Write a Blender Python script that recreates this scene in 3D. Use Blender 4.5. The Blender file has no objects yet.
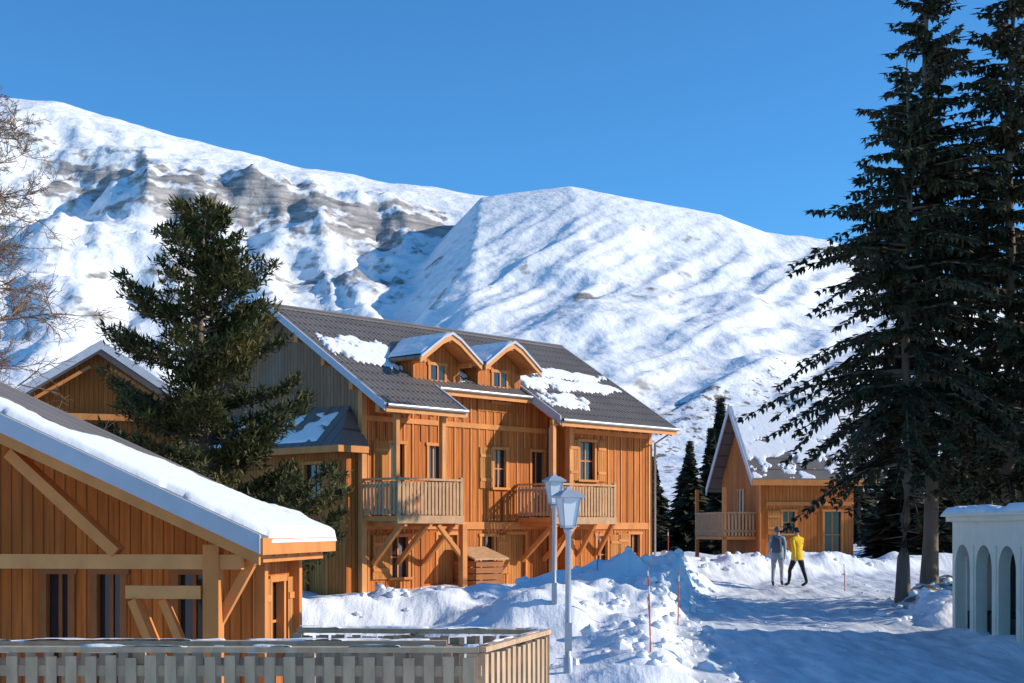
import bpy, math, random
import numpy as np
from mathutils import Vector, Matrix
R = math.radians
random.seed(7)
sc = bpy.context.scene
COL = sc.collection

# ------------------------------------------------------------------ noise
def _h(ix, iy, s):
    n = (ix.astype(np.int64)*374761393 + iy.astype(np.int64)*668265263 + s*1442695041) & 0xffffffff
    n = ((n ^ (n >> 13))*1274126177) & 0xffffffff
    return ((n ^ (n >> 16)) & 0xffff)/65535.0
def vn(x, y, s=0):
    x = np.asarray(x, float); y = np.asarray(y, float)
    x0 = np.floor(x); y0 = np.floor(y)
    fx = x-x0; fy = y-y0
    fx = fx*fx*fx*(fx*(fx*6-15)+10); fy = fy*fy*fy*(fy*(fy*6-15)+10)
    a = _h(x0, y0, s); b = _h(x0+1, y0, s); c = _h(x0, y0+1, s); d = _h(x0+1, y0+1, s)
    return (a*(1-fx)+b*fx)*(1-fy)+(c*(1-fx)+d*fx)*fy
def fbm(x, y, o=4, s=0, g=.5):
    t = 0; a = 1; n = 0
    x = np.asarray(x, float); y = np.asarray(y, float)
    for i in range(o):
        t = t+a*vn(x, y, s+i*17); n += a; a *= g
        x, y = x*1.61+y*1.25+3.1, y*1.61-x*1.25+7.7
    return t/n
def ridged(x, y, o=4, s=0, g=.5):
    t = 0; a = 1; n = 0
    x = np.asarray(x, float); y = np.asarray(y, float)
    for i in range(o):
        t = t+a*(1-np.abs(2*vn(x, y, s+i*13)-1)); n += a; a *= g
        x, y = x*2.03+5.2, y*2.03+1.3
    return t/n
def ss(a, b, x):
    t = np.clip((np.asarray(x, float)-a)/(b-a), 0, 1); return t*t*(3-2*t)

# ------------------------------------------------------------------ materials
def new_mat(name, rough=.7, spec=.3):
    m = bpy.data.materials.new(name); m.use_nodes = True
    nt = m.node_tree; b = nt.nodes['Principled BSDF']
    b.inputs['Roughness'].default_value = rough
    b.inputs['Specular IOR Level'].default_value = spec
    return m, nt, b
def N(nt, t, **k):
    n = nt.nodes.new(t)
    for a, v in k.items(): setattr(n, a, v)
    return n
def math_n(nt, op, a, b=None):
    n = N(nt, 'ShaderNodeMath', operation=op)
    for i, v in enumerate((a, b)):
        if v is None: continue
        if isinstance(v, (int, float)): n.inputs[i].default_value = v
        else: nt.links.new(v, n.inputs[i])
    return n.outputs[0]
def mixc(nt, f, a, b, bt='MIX'):
    n = N(nt, 'ShaderNodeMix', data_type='RGBA', blend_type=bt)
    for i, v in ((0, f), (6, a), (7, b)):
        if isinstance(v, (int, float)): n.inputs[i].default_value = v
        elif isinstance(v, tuple): n.inputs[i].default_value = (*v, 1)
        else: nt.links.new(v, n.inputs[i])
    return n.outputs[2]
def ramp(nt, f, p0, p1, c0=(0, 0, 0), c1=(1, 1, 1)):
    n = N(nt, 'ShaderNodeValToRGB'); e = n.color_ramp.elements
    e[0].position = p0; e[1].position = p1; e[0].color = (*c0, 1); e[1].color = (*c1, 1)
    nt.links.new(f, n.inputs[0]); return n.outputs[0]
def noise_n(nt, scale, vec=None, detail=4, stretch=None):
    n = N(nt, 'ShaderNodeTexNoise'); n.inputs['Scale'].default_value = scale
    n.inputs['Detail'].default_value = detail
    if vec is None: vec = N(nt, 'ShaderNodeTexCoord').outputs['Object']
    if stretch:
        mp = N(nt, 'ShaderNodeMapping'); mp.inputs['Scale'].default_value = stretch
        nt.links.new(vec, mp.inputs[0]); vec = mp.outputs[0]
    nt.links.new(vec, n.inputs['Vector']); return n.outputs['Fac']
def bump(nt, b, h, strength, dist):
    n = N(nt, 'ShaderNodeBump'); n.inputs['Strength'].default_value = strength
    n.inputs['Distance'].default_value = dist
    nt.links.new(h, n.inputs['Height']); nt.links.new(n.outputs[0], b.inputs['Normal'])
def simple(name, c, rough=.7, var=.25, scale=6, spec=.3, metal=0, bs=0, stretch=None):
    m, nt, b = new_mat(name, rough, spec)
    f = noise_n(nt, scale, stretch=stretch)
    nt.links.new(mixc(nt, f, tuple(v*(1-var) for v in c), tuple(min(1, v*(1+var)) for v in c)), b.inputs['Base Color'])
    b.inputs['Metallic'].default_value = metal
    if bs: bump(nt, b, f, .5, bs)
    return m
def planks(name, c1, c2, grey=(.25, .21, .17), pitch=.15, gamt=.35, hor=False):
    m, nt, b = new_mat(name, .75, .2)
    tc = N(nt, 'ShaderNodeTexCoord').outputs['Object']
    sx = N(nt, 'ShaderNodeSeparateXYZ'); nt.links.new(tc, sx.inputs[0])
    s = sx.outputs[2] if hor else math_n(nt, 'ADD', sx.outputs[0], sx.outputs[1])
    s = math_n(nt, 'MULTIPLY', math_n(nt, 'ADD', s, 100.03), 1/pitch)
    fl = math_n(nt, 'FLOOR', s); fr = math_n(nt, 'FRACT', s)
    wn = N(nt, 'ShaderNodeTexWhiteNoise', noise_dimensions='1D'); nt.links.new(fl, wn.inputs['W'])
    grain = noise_n(nt, 2.2, tc, 5, (9, 9, .5) if not hor else (.5, .5, 9))
    col = mixc(nt, wn.outputs['Value'], c1, c2)
    col = mixc(nt, ramp(nt, grain, .35, .75), col, tuple(v*.5 for v in c1))
    big = noise_n(nt, .45, tc, 4)
    big2 = noise_n(nt, 1.3, tc, 4, (1, 1, .25))
    col = mixc(nt, math_n(nt, 'MULTIPLY', ramp(nt, big, .48, .68), gamt), col, grey)
    col = mixc(nt, math_n(nt, 'MULTIPLY', ramp(nt, big2, .48, .72), .45), col, tuple(v*.38 for v in c1))
    gap = math_n(nt, 'LESS_THAN', fr, .13)
    col = mixc(nt, math_n(nt, 'MULTIPLY', gap, .7), col, tuple(v*.2 for v in c1))
    nt.links.new(col, b.inputs['Base Color'])
    h = math_n(nt, 'ADD', math_n(nt, 'SUBTRACT', 1, gap), math_n(nt, 'MULTIPLY', grain, .3))
    bump(nt, b, h, .8, .02)
    return m

M = {}
M['wood'] = planks('larch_cladding', (.72, .225, .046), (.54, .150, .030), grey=(.36, .18, .09), gamt=.25)
M['wood_grey'] = planks('shaded_grey_cladding', (.36, .205, .115), (.27, .15, .085), gamt=.6)  # grey gable boards; the gable's shade is put into the colour
M['wood2'] = planks('pine_cladding', (.72, .215, .040), (.56, .155, .028), gamt=.1)
M['beam'] = simple('timber_beam', (.62, .23, .060), .65, .35, 3, stretch=(1, 1, .6), bs=.004)
M['beamlt'] = simple('timber_light', (.68, .29, .095), .65, .3, 3, stretch=(1, 1, .6), bs=.004)
M['beamdk'] = simple('timber_dark', (.32, .12, .038), .7, .3, 4)
M['shut'] = planks('shutter_boards', (.70, .28, .07), (.62, .23, .055), pitch=.11, gamt=.1)
M['rail'] = simple('weathered_rail', (.50, .30, .16), .8, .4, 7, stretch=(1, 1, .4), bs=.004)
M['fence'] = simple('fence_wood', (.50, .34, .215), .85, .45, 9, stretch=(1, 1, .3), bs=.004)
M['barge'] = simple('bargeboard_metal', (.47, .49, .55), .5, .15, 3)
M['white'] = simple('white_render', (.72, .66, .53), .85, .14, 3, bs=.006)
M['gutter'] = simple('grey_metal', (.45, .46, .48), .4, .1, 4, metal=.6)
M['lampgrey'] = simple('lamp_metal', (.42, .46, .52), .45, .08, 4, metal=.3)
M['diffuser'] = simple('lamp_diffuser', (.70, .74, .77), .3, .05, 4, spec=.5)
M['red'] = simple('marker_red', (.55, .10, .06), .5, .1, 4)
M['bark'] = simple('bark', (.17, .125, .095), .95, .5, 5, bs=.03, stretch=(1, 1, .25))
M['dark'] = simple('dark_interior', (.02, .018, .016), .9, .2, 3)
M['twig'] = simple('larch_twigs', (.24, .15, .095), .9, .3, 2)

def roofmat():
    m, nt, b = new_mat('grey_roofing', .5, .4)
    tc = N(nt, 'ShaderNodeTexCoord').outputs['Object']
    sx = N(nt, 'ShaderNodeSeparateXYZ'); nt.links.new(tc, sx.inputs[0])
    n1 = noise_n(nt, 1.2, tc, 5); n2 = noise_n(nt, 14, tc, 3)
    col = mixc(nt, n1, (.085, .072, .066), (.22, .185, .165))
    col = mixc(nt, math_n(nt, 'MULTIPLY', n2, .5), col, (.24, .215, .195))
    fr = math_n(nt, 'FRACT', math_n(nt, 'MULTIPLY', math_n(nt, 'ADD', sx.outputs[1], 50), 1/.42))
    g = math_n(nt, 'LESS_THAN', fr, .12)
    col = mixc(nt, math_n(nt, 'MULTIPLY', g, .6), col, (.03, .028, .026))
    nt.links.new(col, b.inputs['Base Color'])
    bump(nt, b, fr, .6, .03)
    return m
M['roof'] = roofmat()

def glassmat():
    m, nt, b = new_mat('window_glass', .08, .6)
    n = noise_n(nt, 1.5)
    nt.links.new(mixc(nt, n, (.015, .015, .018), (.05, .05, .055)), b.inputs['Base Color'])
    return m
M['glass'] = glassmat()

def snowmat(name, base=(.86, .88, .91), bd=.03, s1=3, s2=25):
    m, nt, b = new_mat(name, .55, .35)
    a = noise_n(nt, s1, detail=5); c = noise_n(nt, s2, detail=3)
    col = mixc(nt, a, tuple(v*.94 for v in base), base)
    nt.links.new(col, b.inputs['Base Color'])
    bump(nt, b, math_n(nt, 'ADD', a, math_n(nt, 'MULTIPLY', c, .25)), .6, bd)
    return m
M['snow'] = snowmat('snow')

def groundmat():
    m, nt, b = new_mat('snow_ground', .55, .35)
    tc = N(nt, 'ShaderNodeTexCoord').outputs['Object']
    at = N(nt, 'ShaderNodeAttribute', attribute_name='road').outputs['Fac']
    dt = N(nt, 'ShaderNodeAttribute', attribute_name='dark_patch').outputs['Fac']
    a = noise_n(nt, 1.1, tc, 6); c = noise_n(nt, 18, tc, 3); t = noise_n(nt, 1.6, tc, 5, (3, .45, 1))
    snow = mixc(nt, a, (.82, .84, .88), (.89, .90, .92))
    road = mixc(nt, ramp(nt, t, .35, .65), (.54, .58, .64), (.82, .84, .87))
    col = mixc(nt, at, snow, road)
    dm = math_n(nt, 'MULTIPLY', dt, ramp(nt, noise_n(nt, 3.5, tc, 6), .46, .56))
    col = mixc(nt, dm, col, (.15, .12, .09))
    nt.links.new(col, b.inputs['Base Color'])
    h = math_n(nt, 'ADD', math_n(nt, 'MULTIPLY', a, 1.0), math_n(nt, 'MULTIPLY', c, .22))
    h = math_n(nt, 'ADD', h, math_n(nt, 'MULTIPLY', t, 1.0))
    bump(nt, b, h, .65, .07)
    return m
M['ground'] = groundmat()

def mountmat():
    m, nt, b = new_mat('alpine_slope', .7, .2)
    tc = N(nt, 'ShaderNodeTexCoord').outputs['Object']
    at = N(nt, 'ShaderNodeAttribute', attribute_name='rock').outputs['Fac']
    sc_ = N(nt, 'ShaderNodeAttribute', attribute_name='scrub').outputs['Fac']
    n1 = noise_n(nt, .012, tc, 6, (1, .5, 2.6)); n2 = noise_n(nt, .045, tc, 8, (1, .35, 1.1))
    s = math_n(nt, 'ADD', at, math_n(nt, 'MULTIPLY', math_n(nt, 'SUBTRACT', n2, .5), 1.7))
    s = math_n(nt, 'ADD', s, math_n(nt, 'MULTIPLY', math_n(nt, 'SUBTRACT', n1, .5), 1.0))
    f = ramp(nt, s, .46, .72)
    rock = mixc(nt, ramp(nt, noise_n(nt, .03, tc, 6, (.6, .6, 5)), .35, .65), (.21, .195, .19), (.44, .41, .39))
    col = mixc(nt, f, (.87, .88, .90), rock)
    sp = ramp(nt, math_n(nt, 'ADD', noise_n(nt, .16, tc, 4, (1, .5, 1)), math_n(nt, 'MULTIPLY', math_n(nt, 'SUBTRACT', sc_, 1), .35)), .53, .62)
    col = mixc(nt, sp, col, (.22, .17, .13))
    nt.links.new(col, b.inputs['Base Color'])
    h = noise_n(nt, .02, tc, 8)
    bump(nt, b, math_n(nt, 'ADD', h, math_n(nt, 'MULTIPLY', n2, .6)), .5, 13)
    return m
M['mount'] = mountmat()

def leafmat(name, c1, c2, c3):
    m, nt, b = new_mat(name, .75, .25)
    g = N(nt, 'ShaderNodeNewGeometry')
    n = noise_n(nt, .9, detail=2)
    col = mixc(nt, g.outputs['Random Per Island'], c1, c2)
    col = mixc(nt, ramp(nt, n, .45, .7), col, c3)
    nt.links.new(col, b.inputs['Base Color'])
    return m
M['spruce'] = leafmat('spruce_needles', (.022, .028, .014), (.052, .056, .026), (.085, .066, .034))
M['pine'] = leafmat('pine_needles', (.034, .046, .016), (.090, .098, .030), (.15, .12, .034))
M['far'] = leafmat('far_conifers', (.025, .033, .016), (.055, .062, .03), (.085, .072, .042))
M['larchfar'] = leafmat('far_larches', (.15, .11, .075), (.22, .17, .12), (.12, .10, .07))

# ------------------------------------------------------------------ builder
class MB:
    def __init__(s): s.v = []; s.f = []; s.m = []; s.mats = []; s.sm = []
    def mi(s, m):
        m = M[m] if isinstance(m, str) else m
        if m not in s.mats: s.mats.append(m)
        return s.mats.index(m)
    def add(s, vs, fs, m, smooth=False):
        o = len(s.v); k = s.mi(m)
        s.v += [tuple(p) for p in vs]
        for f in fs: s.f.append([i+o for i in f]); s.m.append(k); s.sm.append(smooth)
    def box(s, x0, x1, y0, y1, z0, z1, m):
        s.add([(x0, y0, z0), (x1, y0, z0), (x1, y1, z0), (x0, y1, z0), (x0, y0, z1), (x1, y0, z1), (x1, y1, z1), (x0, y1, z1)],
              [(3, 2, 1, 0), (4, 5, 6, 7), (0, 1, 5, 4), (1, 2, 6, 5), (2, 3, 7, 6), (3, 0, 4, 7)], m)
    def beam(s, p, q, w, h, m, up=(0, 0, 1)):
        p = Vector(p); q = Vector(q); d = (q-p).normalized(); up = Vector(up)
        sd = d.cross(up)
        if sd.length < 1e-4: sd = Vector((1, 0, 0))
        sd.normalize(); u = sd.cross(d).normalized()
        c = []
        for b in (p, q):
            for a, e in ((-1, -1), (1, -1), (1, 1), (-1, 1)): c.append(b+sd*(a*w/2)+u*(e*h/2))
        s.add(c, [(3, 2, 1, 0), (4, 5, 6, 7), (0, 1, 5, 4), (1, 2, 6, 5), (2, 3, 7, 6), (3, 0, 4, 7)], m)
    def prism(s, pts, off, m):
        n = len(pts); off = Vector(off); a = [Vector(p) for p in pts]; b = [p+off for p in a]
        s.add(a+b, [tuple(range(n)), tuple(range(2*n-1, n-1, -1))]+[(i, i+n, (i+1) % n+n, (i+1) % n) for i in range(n)], m)
    def lathe(s, x, y, prof, m, n=16, smooth=True, ph=0):
        vs = []; fs = []
        for z, r in prof:
            for i in range(n):
                a = 2*math.pi*i/n+ph; vs.append((x+r*math.cos(a), y+r*math.sin(a), z))
        for j in range(len(prof)-1):
            for i in range(n): fs.append((j*n+i, j*n+(i+1) % n, (j+1)*n+(i+1) % n, (j+1)*n+i))
        fs.append(tuple(range(n-1, -1, -1))); fs.append(tuple((len(prof)-1)*n+i for i in range(n)))
        s.add(vs, fs, m, smooth)
    def tube(s, pts, rad, m, n=6, smooth=True):
        vs = []; fs = []
        for k, p in enumerate(pts):
            p = Vector(p); d = (Vector(pts[min(k+1, len(pts)-1)])-Vector(pts[max(k-1, 0)])).normalized()
            a = d.cross(Vector((0, 0, 1)))
            if a.length < .05: a = d.cross(Vector((1, 0, 0)))
            a.normalize(); b = d.cross(a)
            for i in range(n):
                t = 2*math.pi*i/n; vs.append(p+(a*math.cos(t)+b*math.sin(t))*rad[k])
        for j in range(len(pts)-1):
            for i in range(n): fs.append((j*n+i, j*n+(i+1) % n, (j+1)*n+(i+1) % n, (j+1)*n+i))
        s.add(vs, fs, m, smooth)
    def wall(s, ax, c, t, s0, s1, z0, z1, ops, m):
        S = sorted({s0, s1, *[v for o in ops for v in o[:2]]}); Z = sorted({z0, z1, *[v for o in ops for v in o[2:4]]})
        for i in range(len(S)-1):
            for j in range(len(Z)-1):
                cs = (S[i]+S[i+1])/2; cz = (Z[j]+Z[j+1])/2
                if any(o[0] < cs < o[1] and o[2] < cz < o[3] for o in ops): continue
                lo, hi = min(c, c+t), max(c, c+t)
                if ax == 'x': s.box(S[i], S[i+1], lo, hi, Z[j], Z[j+1], m)
                else: s.box(lo, hi, S[i], S[i+1], Z[j], Z[j+1], m)
    def abox(s, ax, s0, s1, c0, c1, z0, z1, m):
        lo, hi = min(c0, c1), max(c0, c1)
        if ax == 'x': s.box(s0, s1, lo, hi, z0, z1, m)
        else: s.box(lo, hi, s0, s1, z0, z1, m)
    def window(s, ax, c, o, s0, s1, z0, z1, shut=(), fr='beam', mull=True, rec=True):
        w = .07
        gi = c-o*.10 if rec else c+o*.012
        s.abox(ax, s0, s1, gi, gi-o*.02 if rec else c+o*.002, z0, z1, 'glass')
        if rec: s.abox(ax, s0-.02, s1+.02, c-o*.17, c-o*.19, z0-.02, z1+.02, 'dark')
        a, b = c+o*.035, c-o*.08 if rec else c+o*.003
        s.abox(ax, s0-.05, s0+w-.03, a, b, z0, z1, fr); s.abox(ax, s1-w+.03, s1+.05, a, b, z0, z1, fr)
        s.abox(ax, s0-.08, s1+.08, a+o*.01, b, z1, z1+.09, fr); s.abox(ax, s0-.1, s1+.1, a+o*.05, b, z0-.07, z0, fr)
        if mull:
            mid = (s0+s1)/2; s.abox(ax, mid-.025, mid+.025, gi+o*.03, gi+o*.002, z0, z1, fr)
            zm = z0+(z1-z0)*.5; s.abox(ax, s0+w-.03, mid-.025, gi+o*.026, gi+o*.002, zm-.018, zm+.018, fr)
            s.abox(ax, mid+.025, s1-w+.03, gi+o*.026, gi+o*.002, zm-.018, zm+.018, fr)
        for side in shut:
            ww = (s1-s0)*.52 if len(shut) > 1 else (s1-s0)*.9
            ww = max(ww, .42)
            a0, a1 = (s0-.08-ww, s0-.08) if side < 0 else (s1+.08, s1+.08+ww)
            s.abox(ax, a0, a1, c+o*.015, c+o*.055, z0-.04, z1+.05, 'shut')
            for zz in (z0+.18, z1-.25): s.abox(ax, a0+.02, a1-.02, c+o*.056, c+o*.075, zz, zz+.09, 'beam')
    def build(s, name, parent=None, loc=None, rz=0):
        me = bpy.data.meshes.new(name); me.from_pydata(s.v, [], s.f)
        for m in s.mats: me.materials.append(m)
        me.polygons.foreach_set('material_index', s.m); me.polygons.foreach_set('use_smooth', s.sm)
        me.update()
        o = bpy.data.objects.new(name, me); COL.objects.link(o)
        if parent: o.parent = parent
        if loc: o.location = loc; o.rotation_euler[2] = rz
        return o
def empty(name, loc=(0, 0, 0), rz=0):
    e = bpy.data.objects.new(name, None); COL.objects.link(e); e.location = loc; e.rotation_euler[2] = rz
    e.empty_display_size = .3
    return e
def corr(mb, x0, x1, y0, y1, zf, m='roof', pitch=.19, amp=.022, th=.09):
    n = max(2, int((x1-x0)/pitch*6)); vs = []; fs = []
    for i in range(n+1):
        x = x0+(x1-x0)*i/n; dz = amp*math.sin(2*math.pi*x/pitch)
        for y in (y0, y1): vs.append((x, y, zf(y)+dz))
        for y in (y0, y1): vs.append((x, y, zf(y)-th))
    for i in range(n):
        a = i*4; b = a+4
        fs += [(a, b, b+1, a+1), (a+2, a+3, b+3, b+2), (a, a+2, b+2, b), (a+1, b+1, b+3, a+3)]
    fs += [(0, 1, 3, 2), (n*4, n*4+2, n*4+3, n*4+1)]
    mb.add(vs, fs, m)
def snow_sheet(mb, P, U, V, nu, nv, th, mask, m='snow'):
    P, U, V = Vector(P), Vector(U), Vector(V)
    u, v = np.meshgrid(np.linspace(0, 1, nu+1), np.linspace(0, 1, nv+1), indexing='ij')
    w = np.clip(mask(u, v)+0*u, 0, 1); on = (w > .02)
    z = np.where(on, th*np.sqrt(w), -.05)
    vs = [(P.x+U.x*a+V.x*b, P.y+U.y*a+V.y*b, P.z+U.z*a+V.z*b+c) for a, b, c in zip(u.ravel(), v.ravel(), z.ravel())]
    any4 = on[:-1, :-1] | on[1:, :-1] | on[1:, 1:] | on[:-1, 1:]
    fs = []
    for i, j in zip(*np.nonzero(any4)):
        a = int(i*(nv+1)+j); fs.append((a, a+nv+1, a+nv+2, a+1))
    mb.add(vs, fs, m, True)
def edge(u, v, e=.06):
    return np.minimum(1, np.minimum(u, 1-u)/e)*np.minimum(1, np.minimum(v, 1-v)/e)

# ------------------------------------------------------------------ ground
def seg_d(x, y, pts):
    d = np.full(np.shape(x), 1e9)
    for (ax, ay), (bx, by) in zip(pts[:-1], pts[1:]):
        vx, vy = bx-ax, by-ay; t = np.clip(((x-ax)*vx+(y-ay)*vy)/(vx*vx+vy*vy), 0, 1)
        d = np.minimum(d, np.hypot(x-ax-t*vx, y-ay-t*vy))
    return d
ROAD = [(5.2, -30), (5.3, 22), (6.0, 30), (7.6, 38), (10.5, 43.5), (15, 47), (26, 52), (60, 62)]
BY = [-50, 20, 30, 38, 42, 48, 60, 100, 5000]; BZ = [-.6, -.5, -.35, -.2, 0, .2, .4, .6, .6]
def roadm(x, y): return 1-ss(2.5, 3.1, seg_d(x, y, ROAD)+(fbm(x*.8, y*.8, 3, 5)-.5)*.8)
def gz(x, y):
    x = np.asarray(x, float); y = np.asarray(y, float)
    z = np.interp(y, BY, BZ)
    z = z-.55*ss(-1.2, -3.2, x)*ss(29, 25, y)
    m = roadm(x, y); near = ss(120, 60, y)
    lump = fbm(x*1.1, y*1.1, 5, 2, .45)
    big = fbm(x*.35, y*.35, 3, 9)
    z = z+(1-m)*near*(.05+(lump-.5)*.26+(big-.5)*.4)
    chunk = ridged(x*1.2, y*1.2, 3, 31, .4)
    def berm(pts, h, w, s):
        d = seg_d(x, y, pts)+(fbm(x*.7, y*.7, 3, s)-.5)*1.4
        return h*np.exp(-(d/w)**2)*(.55+.55*lump+.28*chunk)
    z = z+(1-m*.8)*(berm([(-6, 28.0), (-2.5, 30.5), (1.2, 35), (3.6, 40.5)], .62, 1.3, 41)
        + berm([(2.1, 19), (2.6, 27), (4.0, 35), (5.0, 40)], .42, .9, 42)
        + berm([(.2, 27.5), (1.6, 31), (4.0, 37)], .72, 1.2, 47)
        + berm([(4.5, 44.5), (7.5, 46.5), (12, 50.5), (24, 56)], .55, 1.3, 43)
        + berm([(9.2, 31), (10.6, 36), (13, 40), (19, 44)], .42, 1.1, 44))
    rr = seg_d(x, y, ROAD)
    rut = sum(np.exp(-((rr-c)/.16)**2) for c in (.75, 2.0))
    z = z+m*near*(.05*(fbm(x*3.2, y*.35, 3, 60)-.5)*2+.04*(fbm(x*2.3, y*2.3, 4, 61)-.5)*2-.03*rut*(y > 15))
    return z
def graded(a, b, c0, c1, st, g=1.13):
    v = list(np.arange(c0, c1, st)); s = st; p = v[-1]
    while p < b: s *= g; p += s; v.append(p)
    s = st; p = v[0]; L = []
    while p > a: s *= g; p -= s; L.append(p)
    return np.array(L[::-1]+v)
xs = graded(-4500, 4500, -7, 14, .12); ys = graded(-60, 5000, 18, 50, .14)
X, Y = np.meshgrid(xs, ys, indexing='ij'); Z = gz(X, Y)
def gridmesh(name, X, Y, Z, mat, attrs):
    nx, ny = X.shape
    v = np.stack([X, Y, Z], -1).reshape(-1, 3)
    idx = np.arange(nx*ny).reshape(nx, ny)
    f = np.stack([idx[:-1, :-1], idx[1:, :-1], idx[1:, 1:], idx[:-1, 1:]], -1).reshape(-1, 4)
    me = bpy.data.meshes.new(name); me.vertices.add(len(v)); me.vertices.foreach_set('co', v.ravel())
    me.loops.add(f.size); me.loops.foreach_set('vertex_index', f.ravel().astype(np.int32))
    me.polygons.add(len(f)); me.polygons.foreach_set('loop_start', np.arange(0, f.size, 4, dtype=np.int32))
    me.polygons.foreach_set('loop_total', np.full(len(f), 4, np.int32))
    me.update(calc_edges=True); me.validate()
    me.polygons.foreach_set('use_smooth', np.ones(len(f), bool))
    for k, a in attrs.items():
        at = me.attributes.new(k, 'FLOAT', 'POINT'); at.data.foreach_set('value', a.ravel().astype(np.float32))
    me.materials.append(mat)
    o = bpy.data.objects.new(name, me); COL.objects.link(o); return o
dark_patch = np.exp(-(seg_d(X, Y, [(9.6, 34.5), (11.2, 37), (14, 40)])/1.4)**2)*1.0  # dark brown patches along the bank, broken up by noise
gridmesh('snowy_ground', X, Y, Z, M['ground'], {'road': roadm(X, Y), 'dark_patch': dark_patch})

mb = MB()
def blob(mb, x, y, z, r, m, flat=.7):
    vs = []; fs = []; n = 7; k = 4
    ph = random.random()*9
    for j in range(k+1):
        t = math.pi*j/k
        for i in range(n):
            a = 2*math.pi*i/n+ph; rr = r*(.75+.5*random.random())
            vs.append((x+rr*math.sin(t)*math.cos(a), y+rr*math.sin(t)*math.sin(a), z+rr*flat*math.cos(t)))
    for j in range(k):
        for i in range(n): fs.append((j*n+i, (j+1)*n+i, (j+1)*n+(i+1) % n, j*n+(i+1) % n))
    mb.add(vs, fs, m, random.random() < .5)
for pts, cnt, w in (([(2.2, 19), (2.7, 27), (4.0, 35), (5.0, 40)], 200, .7), ([(-4, 28.5), (-1, 32), (3.2, 39.5)], 60, .9),
                    ([(4.5, 44.5), (7.5, 46.5), (12, 50.5)], 80, .9), ([(9.2, 31), (10.6, 36), (13, 40)], 70, .8), (ROAD[1:5], 60, 1.3)):
    for _ in range(cnt):
        i = random.randrange(len(pts)-1); t = random.random()
        x = pts[i][0]*(1-t)+pts[i+1][0]*t+random.gauss(0, w); y = pts[i][1]*(1-t)+pts[i+1][1]*t+random.gauss(0, w*.6)
        r = random.choice((.04, .06, .08, .11, .15))*random.uniform(.7, 1.2)
        if w == 1.3: r = random.uniform(.015, .04)
        blob(mb, x, y, float(gz(x, y))+r*.15, r, 'snow')
mb.build('loose_snow_lumps')

# ------------------------------------------------------------------ mountains
xm = np.linspace(-2000, 2000, 620); ym = np.concatenate([np.linspace(330, 1500, 120, endpoint=False), np.linspace(1500, 3300, 300, endpoint=False), np.linspace(3300, 4600, 30)])
X, Y = np.meshgrid(xm, ym, indexing='ij')
cl = np.interp(X, [-2900, -1700, -1080, -950, -806, -658, -447, -278, -67, 100, 400, 800, 1500, 2900], [900, 960, 918, 912, 864, 826, 774, 745, 715, 690, 640, 520, 330, 200])
cd = np.interp(X, [-2900, -900, -600, -350, -197, -110, -56, 14, 102, 225, 366, 436, 568, 682, 900, 1400, 2900], [20, 60, 120, 260, 425, 530, 590, 601, 612, 588, 561, 532, 512, 455, 390, 260, 200])
def prof(t, warp):
    t = np.clip(t, 0, 1.6)
    a = np.interp(t, [0, .25, .5, .6, .66, .76, .81, .90, 1.0, 1.6], [0, .10, .33, .42, .56, .63, .80, .895, 1.0, .75])
    b = np.interp(t, [0, .25, .5, .62, .72, .80, .85, .92, 1.0, 1.6], [0, .10, .30, .46, .54, .68, .83, .915, 1.0, .75])
    return a*(1-warp)+b*warp
w1 = fbm(X/420, Y/420, 5, 70)
tl = (Y-450)/(3000-450)
tw_ = tl+(w1-.5)*.14*ss(1.0, .85, tl); wp = fbm(X/300, Y/900, 3, 75)
zl = cl*prof(tw_, wp)
td = (Y-450)/(2500-450)
pd = np.interp(np.clip(td, 0, 2), [0, .25, .5, .7, .85, .95, 1.0, 1.15, 2.0], [0, .08, .29, .54, .79, .95, 1.0, .97, .35])
zd = cd*pd
g1 = ridged((X+Y*.25)/260, Y/1000, 5, 80, .5); g3 = ridged((X+Y*.15)/75, Y/420, 4, 83, .5)
g2 = ridged((X-Y*.45)/210, (Y+X*.3)/760, 5, 90, .45); g4 = ridged((X-Y*.5)/62, (Y+X*.3)/430, 4, 93, .5)
rough = fbm(X/110, Y/110, 5, 95, .55)
fl = ss(.97, .80, tl)*ss(.05, .4, tl); fd = ss(1.0, .75, td)*ss(.05, .4, td)
zl = zl+fl*((g1-.6)*95+(g3-.6)*24+(rough-.5)*46)
zd = zd+fd*((g2-.6)*60+(g4-.6)*12+(rough-.5)*14)
zl = zl+(fbm(X/90, Y/90, 5, 99)-.5)*11; zd = zd+(fbm(X/90, Y/90, 5, 98)-.5)*8
k = 18.0
Zm = np.where(zl > zd, zl, zd)+k*np.exp(-np.abs(zl-zd)/k)*.35-6
gx, gy = np.gradient(Zm, xm, ym); slope = np.hypot(gx, gy)
isl = ss(-20, 20, zl-zd)
cliff_pos = .785*(1-wp)+.825*wp
cl1 = np.exp(-((tw_-cliff_pos)/.032)**2); cl2 = np.exp(-((tw_-(.63*(1-wp)+.67*wp))/.030)**2)
pat = fbm(X/190, Y/190, 4, 140)
strata = .5+.5*np.sin(Zm/9+fbm(X/150, Y/150, 3, 150)*9)
rk = isl*(.07+cl1*(.34+.25*strata)*ss(.24, .48, pat)+cl2*(.26+.22*strata)*ss(.38, .58, pat)+.24*ss(.5, 1.0, slope)+.12*ss(.48, .68, pat)*ss(.93, .85, tl)+.08*strata*ss(.4, .7, slope)) \
    + (1-isl)*(.02+.22*ss(.48, .9, slope)+.30*ss(.50, .70, g4)*ss(.97, .6, td)*ss(.42, .62, fbm(X/260, Y/260, 3, 131))+.06*ss(.5, .7, pat))
rk = rk*ss(1.0, .94, np.where(isl > .5, tl, td*.985))
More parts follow.
